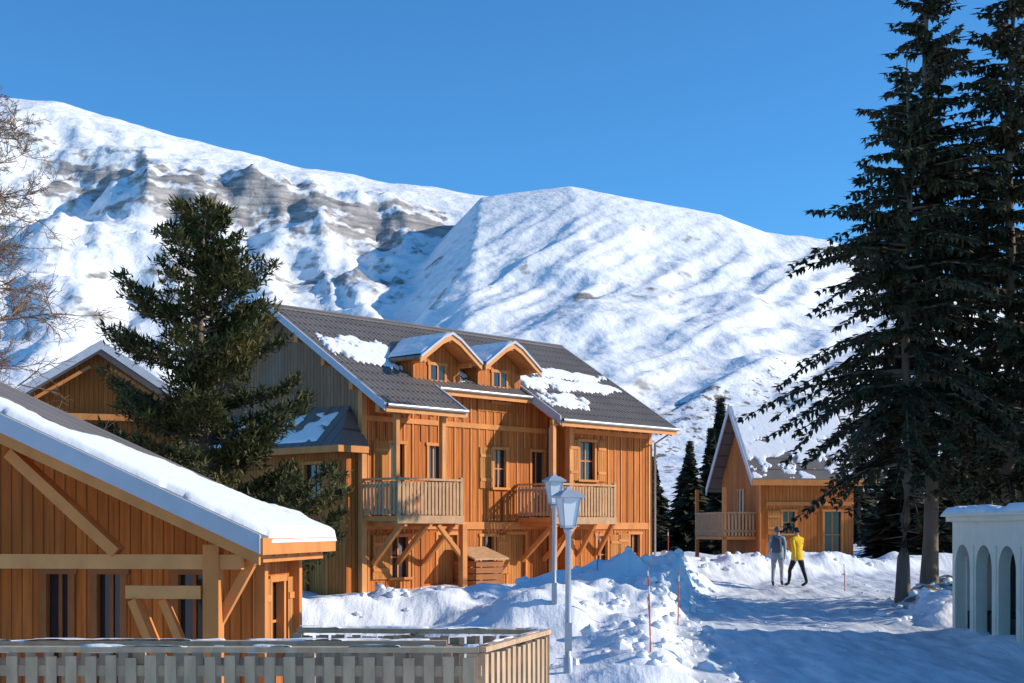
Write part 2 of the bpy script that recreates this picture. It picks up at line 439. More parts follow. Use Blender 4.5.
scrub = ss(330, 90, Zm)*ss(.35, .6, fbm(X/140, Y/220, 4, 160))
gridmesh('mountain', X, Y, Zm, M['mount'], {'rock': rk, 'scrub': scrub})

# ------------------------------------------------------------------ trees
def quad(mb_v, mb_f, p, d, w, up):
    s = d.cross(up)
    if s.length < 1e-4: s = Vector((1, 0, 0))
    s.normalize(); s *= w
    o = len(mb_v); m = p+d*.45
    mb_v += [tuple(p-s*.5), tuple(m-s), tuple(p+d), tuple(m+s)]
    mb_f.append((o, o+1, o+2, o+3))
def conifer(name, loc, H, Rr, cb, seed, lean=(0, 0), step=.3, per=5, twstep=.12, tw=.055, tl=.42, droop=.42, pw=.75, tr=.2, leaf='spruce', bark='bark'):
    rnd = random.Random(seed); mb = MB(); V = []; F = []
    ax = lambda h: Vector((lean[0]*h/H+.06*math.sin(h*.9+seed), lean[1]*h/H+.05*math.cos(h*.7+seed), h))
    hs = [H*i/14 for i in range(15)]
    mb.tube([ax(h)-Vector((0, 0, .3 if h == 0 else 0)) for h in hs], [tr*(1-h/H)**.8*(1.35 if h == 0 else 1)+.015 for h in hs], bark, 9)
    h = cb
    while h < H-.15:
        t = (h-cb)/(H-cb)
        for _ in range(per if t < .9 else 3):
            az = rnd.random()*2*math.pi
            L = Rr*((1-t)**pw)*rnd.choice((.4, .6, .8, 1.0, 1.0, 1.25))*(1 if t > .1 else .65+3.5*t)
            L *= .85+.3*math.sin(h*2.1+seed+az)*.5+.12
            L = max(L, .25)
            hh = h+rnd.uniform(-.15, .15)
            rise = .12+.35*t; dr = droop*(1.1-t)+rnd.uniform(-.05, .2)
            dirv = Vector((math.cos(az), math.sin(az), 0)); perp = Vector((-dirv.y, dirv.x, 0))
            bend = rnd.uniform(-.15, .15)
            def P(s): return ax(hh)+dirv*(L*s)+perp*(bend*L*s*s)+Vector((0, 0, L*(rise*s-dr*s*1.5*s+.3*dr*s**4)))
            mb.tube([P(0), P(.35), P(.7), P(1)], [.018+.012*L, .014+.006*L, .012, .004], bark, 4)
            n = max(3, int(L/twstep))
            for i in range(n+1):
                s = (i+rnd.random())/(n+1)
                if s < .12: continue
                p = P(s); wl = tl*(1.1-s*.6)*min(1, .4+L/2)
                for sd in (-1, 1):
                    for q in range(2):
                        d = dirv*rnd.uniform(.35, .9)+perp*sd*rnd.uniform(.3, 1.0)+Vector((0, 0, rnd.uniform(-.85, .05)))
                        d.normalize()
                        quad(V, F, p+Vector((0, 0, rnd.uniform(-.03, .03))), d*wl*rnd.uniform(.6, 1.1), tw*rnd.uniform(.7, 1.3), Vector((rnd.uniform(-.6, .6), rnd.uniform(-.6, .6), 1)))
                if rnd.random() < .75:
                    quad(V, F, p, Vector((rnd.uniform(-.2, .2), rnd.uniform(-.2, .2), -1))*wl*.8, tw, Vector((rnd.random(), rnd.random(), 0)))
            quad(V, F, P(.93), dirv*.3, tw, Vector((0, 0, 1)))
        h += step*rnd.uniform(.6, 1.4)
    for _ in range(14):
        hh = rnd.uniform(1.2, cb+.5); az = rnd.random()*6.28; L = rnd.uniform(.2, .9)
        a = ax(hh); mb.tube([a, a+Vector((math.cos(az)*L, math.sin(az)*L, -.15*L))], [.018, .005], bark, 4)
    mb.add(V, F, leaf)
    return mb.build(name, loc=loc)
def gl(x, y, d=0): return (x, y, float(gz(x, y))-d)
s1 = conifer('spruce_tree', gl(9.95, 36), 13.6, 3.7, 3.5, 11, lean=(.1, 0), tr=.15, per=7, pw=.74)
s2 = conifer('spruce_tree', gl(10.95, 37.2), 17.0, 3.3, 4.0, 12, lean=(-.15, 0), tr=.19, per=7, pw=.82)
s3 = conifer('spruce_tree', gl(12.75, 36.6), 17.5, 3.2, 3.0, 13, lean=(.1, 0), tr=.2, per=7)
def inst(o, name, loc, sc_, rz):
    q = bpy.data.objects.new(name, o.data); COL.objects.link(q); q.location = loc; q.scale = (sc_,)*3; q.rotation_euler[2] = rz; return q
inst(s1, 'spruce_tree', gl(15.9, 34.0), 1.0, 2.0)
inst(s1, 'spruce_tree', gl(21, 27), .62, 1.1)
inst(s3, 'spruce_tree', gl(19, 22), .5, 3.1)
inst(s2, 'spruce_tree', gl(17.8, 53), .55, .7)
inst(s3, 'spruce_tree', gl(22, 62), .75, 2.7)

def pine(name, loc, H, seed):
    rnd = random.Random(seed); mb = MB(); V = []; F = []
    ax = lambda h: Vector((.18*math.sin(h*.55+1), .12*math.cos(h*.5), h))
    hs = [H*i/12 for i in range(13)]
    mb.tube([ax(h) for h in hs], [.19*(1-h/H)**.7+.02 for h in hs], 'bark', 8)
    def tuft(p, d0, k, L, sp=1.0):
        for _ in range(k):
            d = Vector((rnd.gauss(0, sp), rnd.gauss(0, sp), rnd.gauss(.25, sp*.7)))+d0*1.0
            if d.length < .1: continue
            d.normalize(); quad(V, F, p+Vector((rnd.gauss(0, .05), rnd.gauss(0, .05), rnd.gauss(0, .04))), d*L*rnd.uniform(.6, 1.15), .022*rnd.uniform(.8, 1.5), Vector((rnd.random()-.5, rnd.random()-.5, 1)))
    h = 1.0
    while h < H-.1:
        t = h/H
        Rmax = np.interp(t, [0, .15, .35, .5, .58, .66, .78, .9, 1], [2.1, 2.35, 2.2, 1.8, 1.5, 1.6, 1.3, .8, .25])
        for _ in range(5):
            az = rnd.random()*6.283; L = Rmax*rnd.choice((.45, .7, .9, 1.1)); hh = h+rnd.uniform(-.15, .15)
            dv = Vector((math.cos(az), math.sin(az), 0)); pp = Vector((-dv.y, dv.x, 0)); rise = rnd.uniform(-.15, .15)+.28*t
            bend = rnd.uniform(-.25, .25)
            P = lambda s: ax(hh)+dv*L*s+pp*bend*L*s*s+Vector((0, 0, L*(rise*s+.25*s**3)))
            mb.tube([P(0), P(.35), P(.7), P(1)], [.02+.015*L, .02+.006*L, .016, .006], 'bark', 4)
            n = max(3, int(L/.18))
            for i in range(n+1):
                s = .25+.75*(i/n)
                for sd in (-1, 1):
                    if rnd.random() < .25: continue
                    l2 = L*.34*(1.15-s)+.14; d = (dv*.75+pp*sd*rnd.uniform(.5, 1)+Vector((0, 0, rnd.uniform(.0, .45)))).normalized()
                    b = P(s); e = b+d*l2
                    mb.tube([b, e], [.01, .004], 'bark', 3)
                    tuft(e, d*.7+Vector((0, 0, .3)), 18, .21)
                    if l2 > .25: tuft(b+d*l2*.5, d*.5, 14, .19)
            tuft(P(1), dv*.6+Vector((0, 0, .5)), 22, .23)
        h += .26*rnd.uniform(.6, 1.45)
    tuft(ax(H), Vector((0, 0, 1)), 40, .3, .6)
    mb.add(V, F, 'pine')
    return mb.build(name, loc=loc)
pine('pine_tree', (-6.3, 29.5, -.75), 9.15, 5)

def bare(name, loc, H, seed, dens=1.0, Rr=2.6):
    rnd = random.Random(seed); mb = MB()
    ax = lambda h: Vector((.25*math.sin(h*.3+seed), .1*math.cos(h*.4), h))
    hs = [H*i/10 for i in range(11)]
    mb.tube([ax(h) for h in hs], [.16*(1-h/H)**.8+.012 for h in hs], 'twig', 7)
    def br(p, d, L, r, lev):
        pts = [p]; rr = [r]; n = 4 if lev < 2 else 3; q = p.copy(); dd = d.copy()
        for i in range(n):
            dd = (dd+Vector((rnd.gauss(0, .16), rnd.gauss(0, .16), rnd.gauss(.02, .13)))).normalized(); q = q+dd*L/n; pts.append(q.copy()); rr.append(max(.0045, r*(1-(i+1)/n*.85)))
        mb.tube(pts, rr, 'twig', 4 if lev < 2 else 3)
        if lev < 3:
            k = int((10 if lev == 0 else 6 if lev == 1 else 3)*dens)
            for i in range(k):
                j = rnd.randrange(1, len(pts)); f = rnd.random(); b = pts[j-1].lerp(pts[j], f)
                dn = (dd*.7+Vector((rnd.gauss(0, .6), rnd.gauss(0, .6), rnd.gauss(.0, .45)))).normalized()
                br(b, dn, L*rnd.uniform(.3, .55), r*.5, lev+1)
    h = H*.3
    while h < H*.98:
        t = h/H; az = rnd.random()*6.283
        br(ax(h), Vector((math.cos(az), math.sin(az), rnd.uniform(-.05, .45))).normalized(), Rr*(1-t)**.6*rnd.uniform(.6, 1.1)+.25, .032*(1-t)+.010, 0)
        h += .24/dens*rnd.uniform(.6, 1.4)
    return mb.build(name, loc=loc)
bare('bare_larch_tree', (-8.75, 23.5, -1.0), 10.2, 3, 1.25, 2.7)

def lowtree(mb, x, y, z, h, r, leaf, rnd, k=150, w=.16):
    V = []; F = []
    mb.tube([(x, y, z-.3), (x, y, z+h)], [h*.015+.03, .01], 'bark', 4)
    for _ in range(k):
        t = rnd.random()**1.3; a = rnd.random()*6.283; rr = r*(1-t)*rnd.uniform(.35, 1.05)
        p = Vector((x, y, z+h*(.08+.9*t))); d = Vector((math.cos(a), math.sin(a), rnd.uniform(-.45, .15)))*rr
        quad(V, F, p+d*.25, d*.85+Vector((0, 0, -.1*h*.1)), w*h*.14, Vector((rnd.random()-.5, rnd.random()-.5, 1)))
    mb.add(V, F, leaf)
rnd = random.Random(9)
mb = MB()
for x, y, h, r in ((9.5, 76, 6.2, 2.2), (11.2, 80, 7.2, 2.2), (8.2, 82, 5.4, 2.0), (12.6, 86, 9.5, 2.2), (7.2, 74, 3.2, 1.6), (10.6, 73, 4.2, 1.8), (8.6, 88, 6.0, 2.0)):
    lowtree(mb, x, y, .4, h, r, 'far', rnd, 1300, .28)
mb.build('young_conifers')
mb = MB()
for _ in range(90):
    y = rnd.uniform(88, 190); x = rnd.uniform(.10, .45)*y
    lowtree(mb, x, y, .5, rnd.uniform(5, 10)*(1 if x/y > .2 else .62), 1.9, 'far' if rnd.random() < .5 else 'larchfar', rnd, 260, .28)
for _ in range(34):
    y = rnd.uniform(80, 150); x = -rnd.uniform(.15, .5)*y
    lowtree(mb, x, y, .5, rnd.uniform(5, 9), 1.8, 'far' if rnd.random() < .4 else 'larchfar', rnd, 200, .3)
mb.build('background_forest')
mb = MB()
for _ in range(40):
    y = rnd.uniform(58, 78); x = rnd.uniform(.265, .42)*y
    lowtree(mb, x, y, .3, rnd.uniform(3.5, 6.5), 2.1, 'far', rnd, 520, .3)
mb.build('forest_understory')

# ------------------------------------------------------------------ main chalet
CH = empty('wooden_chalet', (-4.16, 39.53, 0), R(47))
RB = 3.45; SL = .625
zf = lambda y: 5.1+SL*(y+1.6)
RZ = zf(RB); zb = lambda y: RZ-SL*(y-RB); DB = 2*RB
w = MB(); win = MB(); trim = MB()
ops0 = [(1.0, 1.6, 2.1, 4.15), (2.5, 3.1, 2.1, 4.15), (5.25, 5.85, 3.0, 4.15), (6.95, 7.6, 2.1, 4.15),
        (1.05, 1.75, .35, 1.5), (2.9, 3.7, -.5, 1.55), (4.7, 5.3, .4, 1.5), (5.9, 6.7, -.5, 1.55)]
w.wall('x', 0, .2, 0, 7.9, -.9, 5.85, ops0, 'wood')
ops1 = [(8.35, 9.15, 3.3, 4.5), (10.9, 11.5, .3, 1.55), (9.2, 9.8, .3, 1.5)]
w.wall('x', -.8, .2, 7.9, 12.0, -.9, 5.38, ops1, 'wood')
w.wall('y', 7.9, .2, -.6, 0, -.9, 5.38, [], 'wood')
w.wall('y', 11.8, .2, -.6, DB, -.9, 5.40, [], 'wood')
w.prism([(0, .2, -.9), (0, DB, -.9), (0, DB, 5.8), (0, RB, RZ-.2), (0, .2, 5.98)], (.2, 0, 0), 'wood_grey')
w.prism([(11.999, 0, 5.40), (11.999, DB, 5.40), (11.999, DB, 5.8), (11.999, RB, RZ-.2), (11.999, 0, 5.85)], (-.2, 0, 0), 'wood')
w.wall('x', DB, -.2, .2, 11.8, -.9, 5.75, [], 'wood')
for (a, b, c, d), sh in [(ops0[0], (-1,)), (ops0[1], ()), (ops0[2], (-1,)), (ops0[3], ()), (ops0[4], (-1,)), (ops0[6], (1,))]:
    win.window('x', 0, -1, a, b, c, d, sh)
for a, b, c, d in (ops0[5], ops0[7]):
    win.box(a, b, .08, .12, c, d, 'shut'); win.abox('x', a-.08, a, -.03, .1, c, d+.1, 'beam'); win.abox('x', b, b+.08, -.03, .1, c, d+.1, 'beam'); win.abox('x', a, b, -.03, .1, d, d+.1, 'beam')
win.window('x', -.8, -1, *ops1[0], (-1, 1)); win.window('x', -.8, -1, *ops1[1], (-1,)); win.window('x', -.8, -1, *ops1[2], (1,))
for x, y in ((-.06, -.06), (7.84, -.86), (11.9, -.86)): trim.box(x, x+.18, y, y+.18, -.9, 5.35 if y < -.5 else 5.8, 'beamlt')
trim.box(.12, 7.84, -.05, -.001, 1.72, 1.94, 'beam'); trim.box(8.02, 11.9, -.85, -.801, 1.72, 1.94, 'beam')
trim.box(.12, 7.84, -.045, -.001, 4.75, 4.9, 'beam'); trim.box(8.02, 11.9, -.845, -.801, 4.75, 4.9, 'beam')
def battens(x0, x1, yo, z0, z1, ops, st=.34):
    x = x0+.2
    while x < x1-.1:
        cuts = sorted([(o[2]-.1, o[3]+.12) for o in ops if o[0]-.55 < x < o[1]+.15])
        z = z0
        for a, b in cuts+[(z1, z1)]:
            if a-z > .1: trim.box(x-.025, x+.025, yo-.025, yo-.001, z, a, 'beamdk' if int(x*7) % 3 == 0 else 'beam')
            z = max(z, b)
        x += st
battens(0, 7.9, 0, 1.95, 4.74, ops0); battens(0, 7.9, 0, 4.91, 5.8, []); battens(0, 7.9, 0, -.8, 1.7, ops0)
battens(7.9, 12, -.8, 1.95, 4.74, ops1+[(9.3, 9.5, 3.3, 4.5)]); battens(7.9, 12, -.8, 4.91, 5.35, []); battens(7.9, 12, -.8, -.8, 1.7, ops1)
w.wall('y', -.45, .2, .15, 7.2, -.9, 3.95, [(1.2, 2.0, 2.55, 3.55), (1.0, 1.9, -.55, 1.5), (3.3, 4.0, .3, 1.5)], 'wood')
w.wall('x', .15, .2, -.25, -.002, -.9, 3.95, [], 'wood')
win.window('y', -.45, -1, 1.2, 2.0, 2.55, 3.55, (-1,)); win.window('y', -.45, -1, 3.3, 4.0, .3, 1.5, ())
win.box(-.36, -.32, 1.0, 1.9, -.55, 1.5, 'shut')
for a, b in ((.92, 1.0), (1.9, 1.98)): win.box(-.49, -.35, a, b, -.55, 1.6, 'beam')
pr = MB()
pr.prism([(-1.15, -.35, 3.92), (-1.15, 7.6, 3.92), (-.003, 6.6, 5.1), (-.003, .55, 5.1)], (0, 0, .1), 'roof')
pr.prism([(-1.15, -.35, 3.92), (-.003, .55, 5.1), (-.003, -.3, 3.92)], (0, 0, .1), 'roof')
pr.box(-1.19, -1.15, -.39, 7.6, 3.82, 4.0, 'beam'); pr.box(-1.15, -.1, -.39, -.35, 3.82, 4.0, 'beam')
snow_sheet(pr, (-1.05, .7, 4.10), (0, 5.8, 0), (.9, .0, .92), 80, 26, .06, lambda u, v: edge(u, v, .08)*(fbm(u*14, v*4, 4, 5)-.36)*9)
pr.build('pent_roof', CH)
w.build('walls', CH); win.build('windows_and_shutters', CH)
rf = MB()
corr(rf, -.6, 2.44, -1.6, RB, zf); corr(rf, 2.44, 6.55, -.4, RB, zf); corr(rf, 6.55, 12.4, -1.6, RB, zf)
corr(rf, -.6, 12.4, RB, DB+1, zb)
for x0, x1, y0 in ((-.5, 2.4, -1.5), (2.5, 6.5, -.3), (6.6, 12.3, -1.5)):
    rf.prism([(x0, y0, zf(y0)-.13), (x1, y0, zf(y0)-.13), (x1, RB, RZ-.13), (x0, RB, RZ-.13)], (0, 0, -.05), 'beam')
rf.prism([(-.62, RB-.2, RZ-.10), (-.62, RB, RZ+.07), (-.62, RB+.2, RZ-.10)], (13.04, 0, 0), 'roof')
def barge(x, y0, y1, f, d=.22, t=.05, m='barge', off=.04):
    rf.prism([(x, y0, f(y0)+off), (x, y1, f(y1)+off), (x, y1, f(y1)+off-d), (x, y0, f(y0)+off-d)], (t, 0, 0), m)
barge(-.66, -1.64, RB, zf); barge(-.66, RB, DB+1, zb); barge(12.41, -1.64, RB, zf)
barge(2.442, -1.64, -.4, zf); barge(6.49, -1.64, .2, zf, off=.10, d=.28); barge(12.41, RB, DB+1, zb)
for x0, x1, y in ((-.6, 2.44, -1.66), (6.55, 12.4, -1.66), (2.5, 6.48, -.46)):
    rf.box(x0, x1, y, y+.05, zf(y)-.20, zf(y)-.02, 'beamlt'); rf.tube([(x0, y-.05, zf(y)-.02), (x1, y-.05, zf(y)-.02)], [.055, .055], 'gutter', 8)
for y in [-1.3, -.2, 1.0, 2.2, RB]:
    rf.box(-.6, 0, y-.08, y+.08, zf(y)-.42, zf(y)-.2, 'beam')
x = -.4
while x < 12.3:
    if not 2.35 < x < 6.6: rf.beam((x, -1.55, zf(-1.55)-.25), (x, 0, zf(0)-.25), .07, .12, 'beam')
    x += .55
for x, y, xt, yt in ((7.72, -.12, 7.72, -.12), (12.12, -.95, 12.2, -1.6)):
    rf.tube([(xt, yt if yt < -1 else -.12, 4.95), (x, y, 4.6), (x, y, -.6)], [.04, .04, .04], 'gutter', 8)
for c in (2.85, 5.5):
    hw, ze, zr_ = 1.22, 6.58, 7.3
    for s in (-1, 1):
        rf.prism([(c, -.6, zr_), (c+s*hw, -.6, ze), (c+s*hw, .85, ze), (c, 2.0, zr_)], (0, 0, .07), 'roof')
        rf.prism([(c, -.55, zr_-.05), (c+s*(hw-.06), -.55, ze-.02), (c+s*(hw-.06), .75, ze-.02), (c, 1.85, zr_-.05)], (0, 0, .045), 'beam')
        pts = [(0, zr_+.1), (.35, zr_-.05), (.8, zr_-.36), (hw+.03, ze+.05)]
        for (a, za), (b, zb_) in zip(pts[:-1], pts[1:]):
            rf.prism([(c+s*a, -.66, za), (c+s*b, -.66, zb_), (c+s*b, -.66, zb_-.2), (c+s*a, -.66, za-.2)], (0, .055, 0), 'beamlt')
            rf.prism([(c+s*a, -.70, za+.03), (c+s*b, -.70, zb_+.03), (c+s*b, -.70, zb_-.05), (c+s*a, -.70, za-.05)], (0, .04, 0), 'barge')
    rf.prism([(c-.95, -.03, 5.3), (c+.95, -.03, 5.3), (c+.95, -.03, 6.62), (c, -.03, 7.24), (c-.95, -.03, 6.62)], (0, .15, 0), 'wood')
    for s in (-1, 1): rf.prism([(c+s*.95, .12, 5.9), (c+s*.95, .12, 6.65), (c+s*.95, .9, 6.65)], (-s*.1, 0, 0), 'wood')
    rf.box(c-.98, c-.86, -.5, .0, 6.5, 6.6, 'beam'); rf.box(c+.86, c+.98, -.5, .0, 6.5, 6.6, 'beam'); rf.beam((c, -.6, 7.2), (c, 0, 7.2), .12, .14, 'beam')
    rf.window('x', -.03, -1, c-.32, c+.32, 5.62, 6.5, (), rec=False)
rf.build('roof', CH)
sn = MB()
P0 = (-.5, -1.5, zf(-1.5)+.02); U = (12.8, 0, 0); V = (0, 4.8, 4.8*SL)
def m_main(u, v):
    a = -.5+12.8*u; b = -1.5+4.8*v
    n = fbm(a*2.3, b*2.6, 5, 300, .6)
    k = np.full(u.shape, -9.)
    for ca, cb_, ra, rb in ((1.25, 1.25, 1.5, .75), (4.15, 1.0, .5, .8), (7.1, 1.25, .7, .6), (7.95, -.5, 1.2, .5), (9.6, 1.25, 2.5, .30), (10.4, .55, 1.9, .28), (7.5, .35, .8, .5), (8.8, .5, 1.0, .36)):
        k = np.maximum(k, 1-((a-ca)/ra)**2-((b-cb_)/rb)**2)
    return np.where(k > -.9, (k+3.2*(n-.5)-.1)*2, 0)
snow_sheet(sn, P0, U, V, 330, 130, .065, m_main)
for c in (2.85, 5.5):
    for s in (-1, 1):
        if s < 0: snow_sheet(sn, (c+s*.02, -.64, 7.36), (s*1.14, 0, -.67), (0, 2.2, 0), 26, 30, .085, lambda u, v: np.minimum(1, (1.02-u)/.12)*np.minimum(1, v/.05)*np.where(v < .66+.3*(1-u), 1, 0)*(.7+.5*(fbm(u*4, v*4, 3, 9)-.4)))
        else: snow_sheet(sn, (c+s*.02, -.64, 7.36), (s*1.14, 0, -.67), (0, 2.2, 0), 26, 30, .07, lambda u, v: np.where(v < .66+.3*(1-u), 1, 0)*np.minimum(1, v/.05)*(fbm(u*4, v*4, 4, 8+int(c))-.42+.3*(.5-u))*8)
sn.build('roof_snow', CH)
def balcony(x0, x1, yf, z, sides=(1, 1), yb=0):
    b = MB(); b.box(x0, x1, yf, yb-.06, z-.14, z, 'beam')
    b.box(x0, x1, yf-.03, yf, z-.2, z+.02, 'rail')
    def rail(p, q):
        p = Vector(p); q = Vector(q); L = (q-p).length; d = (q-p)/L
        b.beam(p+Vector((0, 0, 1.02)), q+Vector((0, 0, 1.02)), .12, .06, 'rail'); b.beam(p+Vector((0, 0, .12)), q+Vector((0, 0, .12)), .05, .08, 'rail')
        b.beam(p+Vector((0, 0, .85)), q+Vector((0, 0, .85)), .05, .08, 'rail')
        n = int(L/.135)
        for i in range(n):
            c = p+d*((i+.5)*L/n); nrm = Vector((d.y, -d.x, 0))
            c = c+nrm*.035
            b.beam(c+Vector((0, 0, .04)), c+Vector((0, 0, .95)), .09, .022, 'rail', up=nrm)
    rail((x0+.03, yf+.03, z), (x1-.03, yf+.03, z))
    if sides[0]: rail((x0+.03, yb-.06, z), (x0+.03, yf+.03, z))
    if sides[1]: rail((x1-.03, yf+.03, z), (x1-.03, yb-.06, z))
    for x in (x0+.02, x1-.12): b.box(x, x+.1, yf-.02, yf+.08, z-.2, z+1.1, 'rail')
    return b
b = balcony(.0, 2.55, -1.42, 2.08)
for x in (.35, 1.3, 2.3): b.beam((x, -.05, .75), (x, -1.3, 1.92), .11, .13, 'beam'); b.beam((x, 0, 1.87), (x, -1.4, 1.87), .1, .14, 'beam')
b.box(1.74, 1.88, -1.40, -1.26, 2.1, zf(-1.3)-.3, 'beamlt'); b.box(-.0, .13, -1.40, -1.27, 3.1, zf(-1.3)-.3, 'beam')
b.box(2.5, 2.68, -1.45, -1.27, -.9, 1.86, 'beam'); b.beam((2.6, -1.35, .9), (1.6, -1.35, 1.85), .1, .12, 'beam')
b.box(-.05, 2.6, -1.40, -1.28, zf(-1.3)-.32, zf(-1.3)-.16, 'beam')
b.build('balcony_near', CH)
b = balcony(6.3, 9.3, -1.55, 2.08, yb=-.0)
for x in (6.5, 7.5): b.beam((x, -.05, .75), (x, -1.45, 1.92), .11, .13, 'beam'); b.beam((x, 0, 1.87), (x, -1.5, 1.87), .1, .14, 'beam')
for x in (8.3, 9.2): b.beam((x, -.85, .95), (x, -1.5, 1.9), .11, .13, 'beam')
b.box(6.3, 6.44, -1.52, -1.38, 2.1, zf(-1.45)-.25, 'beamlt'); b.box(6.3, 6.46, -1.54, -1.38, -.9, 1.86, 'beam')
b.beam((6.38, -1.45, .8), (7.4, -1.45, 1.85), .1, .12, 'beam')
b.box(6.3, 12.1, -1.50, -1.38, zf(-1.45)-.3, zf(-1.45)-.15, 'beam')
b.build('balcony_far', CH)
trim.build('trim_boards', CH)
st_ = MB()
for i in range(9): st_.box(3.55, 4.7, -.95, -.90, -.9+i*.19, -.9+i*.19+.16, 'beamdk')
for i in range(9): st_.box(3.5, 3.55, -.9, -.1, -.9+i*.19, -.9+i*.19+.16, 'beamdk')
for i in range(9): st_.box(4.7, 4.75, -.9, -.1, -.9+i*.19, -.9+i*.19+.16, 'beamdk')
st_.prism([(3.4, -1.05, .82), (4.85, -1.05, .82), (4.85, -.05, 1.15), (3.4, -.05, 1.15)], (0, 0, .05), 'rail')
st_.build('wood_store', CH)

# ------------------------------------------------------------------ foreground chalet (left)
LC = empty('wooden_lodge', (-3.02, 17.0, -1.0), R(-8))
SE = .45
lz = lambda x: 2.62-SE*x if x > -5.7 else 2.62+SE*5.7+SE*(x+5.7)
LD = 3.3
w = MB()
opsL = [(-3.36, -2.98, .3, 2.12), (-2.66, -2.26, .3, 2.12), (-1.55, -1.1, .3, 2.12)]
w.wall('x', 1.3, .2, -10.8, -.5, 0, 2.6, opsL, 'wood2')
w.wall('y', -.5, -.2, 1.5, 3.0, 0, 2.55, [(1.95, 2.55, .9, 2.0)], 'wood2')
w.prism([(-10.8, 1.3, 2.6), (-.5, 1.3, 2.6), (-.5, 1.3, 2.66), (-5.7, 1.3, lz(-5.7)-.24), (-10.8, 1.3, 2.66)], (0, .2, 0), 'wood2')
w.wall('x', 3.0, -.2, -10.8, -.7, 0, 2.6, [], 'wood2')
w.build('walls', LC)
wi = MB()
for o in opsL: wi.window('x', 1.3, -1, *o, (), fr='beamdk')
wi.window('y', -.5, 1, 1.95, 2.55, .9, 2.0, (-1, 1))
wi.build('windows', LC)
rf = MB()
def lroof(x0, x1, y0, y1, dz0, dz1, m):
    rf.prism([(x0, y0, lz(x0)+dz0), (x1, y0, lz(x1)+dz0), (x1, y0, lz(x1)+dz1), (x0, y0, lz(x0)+dz1)], (0, y1-y0, 0), m)
lroof(-5.7, 0, 0, LD, -.06, 0.0, 'roof'); lroof(-5.7, -.05, .04, LD-.04, -.13, -.062, 'beam')
lroof(-11.4, -5.7, 0, LD, -.06, 0, 'roof'); lroof(-11.4, -5.7, .04, LD-.04, -.13, -.062, 'beam')
lroof(-5.7, .02, -.05, -.002, -.20, .03, 'barge'); lroof(-11.4, -5.7, -.05, -.002, -.20, .03, 'barge')
lroof(-5.7, .0, -.02, .05, -.34, -.205, 'beam')
rf.box(.0, .05, -.02, LD, lz(0)-.22, lz(0)-.02, 'beam')
for i in range(6): rf.beam((-.03, .3+i*.52, lz(0)-.2), (-1.2, .3+i*.52, lz(-1.2)-.2), .08, .12, 'beam')
rf.build('roof', LC)
tr = MB()
tr.box(-3.51, -.3, .22, .38, 2.22, 2.40, 'beamlt')
tr.box(-11, -3.76, .22, .38, 2.22, 2.40, 'beamdk')
tr.beam((-3.3, .30, lz(-3.3)-.45), (-1.9, .30, 2.42), .14, .24, 'beam', up=(0, 1, 0))
tr.box(-3.75, -3.52, .18, .42, 0, 3.85, 'beam')
tr.box(-.78, -.58, .2, .4, 0, 2.52, 'beam')
tr.box(-1.75, -.80, .16, .30, 1.86, 2.02, 'beamlt')
tr.beam((-1.66, .25, 1.84), (-1.02, .25, .35), .1, .26, 'beam', up=(0, 1, 0)); tr.beam((-1.32, .3, 1.84), (-.7, .3, .45), .1, .12, 'beam', up=(0, 1, 0))
tr.beam((-.15, .4, 2.4), (-.15, 3.1, 2.4), .14, .2, 'beam')
for y in (1.4, 2.95): tr.box(-.5, -.36, y-.07, y+.07, 0, 2.5, 'beam')
tr.beam((-.68, .4, 1.5), (-.2, .4, 2.35), .1, .12, 'beam')
tr.box(-4.9, -4.1, .5, 1.3, 2.05, 2.12, 'roof')
tr.build('porch_timbers', LC)
sn = MB()
def m_l(u, v):
    r = 5.6*u; n = fbm(r*1.6, v*5, 4, 410)
    hi = 1.02-.85*np.maximum(0, (r-.7)/3.6)+(n-.5)*.4
    return np.minimum(np.minimum(np.minimum(1, (hi-v)/.12), (v-.05-.08*n)/.06), u/.012)*(.55+.5*n)
snow_sheet(sn, (.06, .0, lz(.06)+.0), (-5.6, 0, 5.6*SE), (0, LD+.02, 0), 170, 60, .13, m_l)
sn.build('roof_snow', LC)

# ------------------------------------------------------------------ chalet further back left
BC = empty('distant_chalet', (-13.4, 46, 0), R(22))
w = MB()
w.wall('x', 0, .2, -3.2, 3.2, -.5, 5.3, [(-.4, .4, 3.6, 4.7), (-2.2, -1.6, 3.2, 4.3), (1.5, 2.1, 3.2, 4.3)], 'wood')
w.prism([(-3.2, 0, 5.3), (3.2, 0, 5.3), (0, 0, 7.4)], (0, .2, 0), 'wood')
w.wall('y', 3.2, -.2, .2, 8, -.5, 5.2, [], 'wood'); w.wall('y', -3.2, .2, .2, 8, -.5, 5.2, [], 'wood')
w.window('x', 0, -1, -.4, .4, 3.6, 4.7, (1,)); w.window('x', 0, -1, -2.2, -1.6, 3.2, 4.3); w.window('x', 0, -1, 1.5, 2.1, 3.2, 4.3)
w.build('walls', BC)
r = MB()
for s in (-1, 1):
    r.prism([(0, -1, 7.55), (s*4, -1, 4.95), (s*4, 9, 4.95), (0, 9, 7.55)], (0, 0, .12), 'roof')
    r.prism([(0, -1.05, 7.72), (s*4.05, -1.05, 5.09), (s*4.05, -1.05, 4.8), (0, -1.05, 7.43)], (0, .045, 0), 'barge')
    r.beam((s*.3, -.6, 6.9), (s*2.9, -.6, 5.25), .1, .2, 'beam', up=(0, 1, 0))
    snow_sheet(r, (s*.05, -.9, 7.66), (s*3.8, 0, -2.5), (0, 9.5, 0), 40, 60, .08, lambda u, v: edge(u, v, .05)*(fbm(u*5, v*6, 4, 71)-.4)*8)
r.box(-2.6, 2.6, -.7, -.55, 5.2, 5.4, 'beam')
r.build('roof', BC)

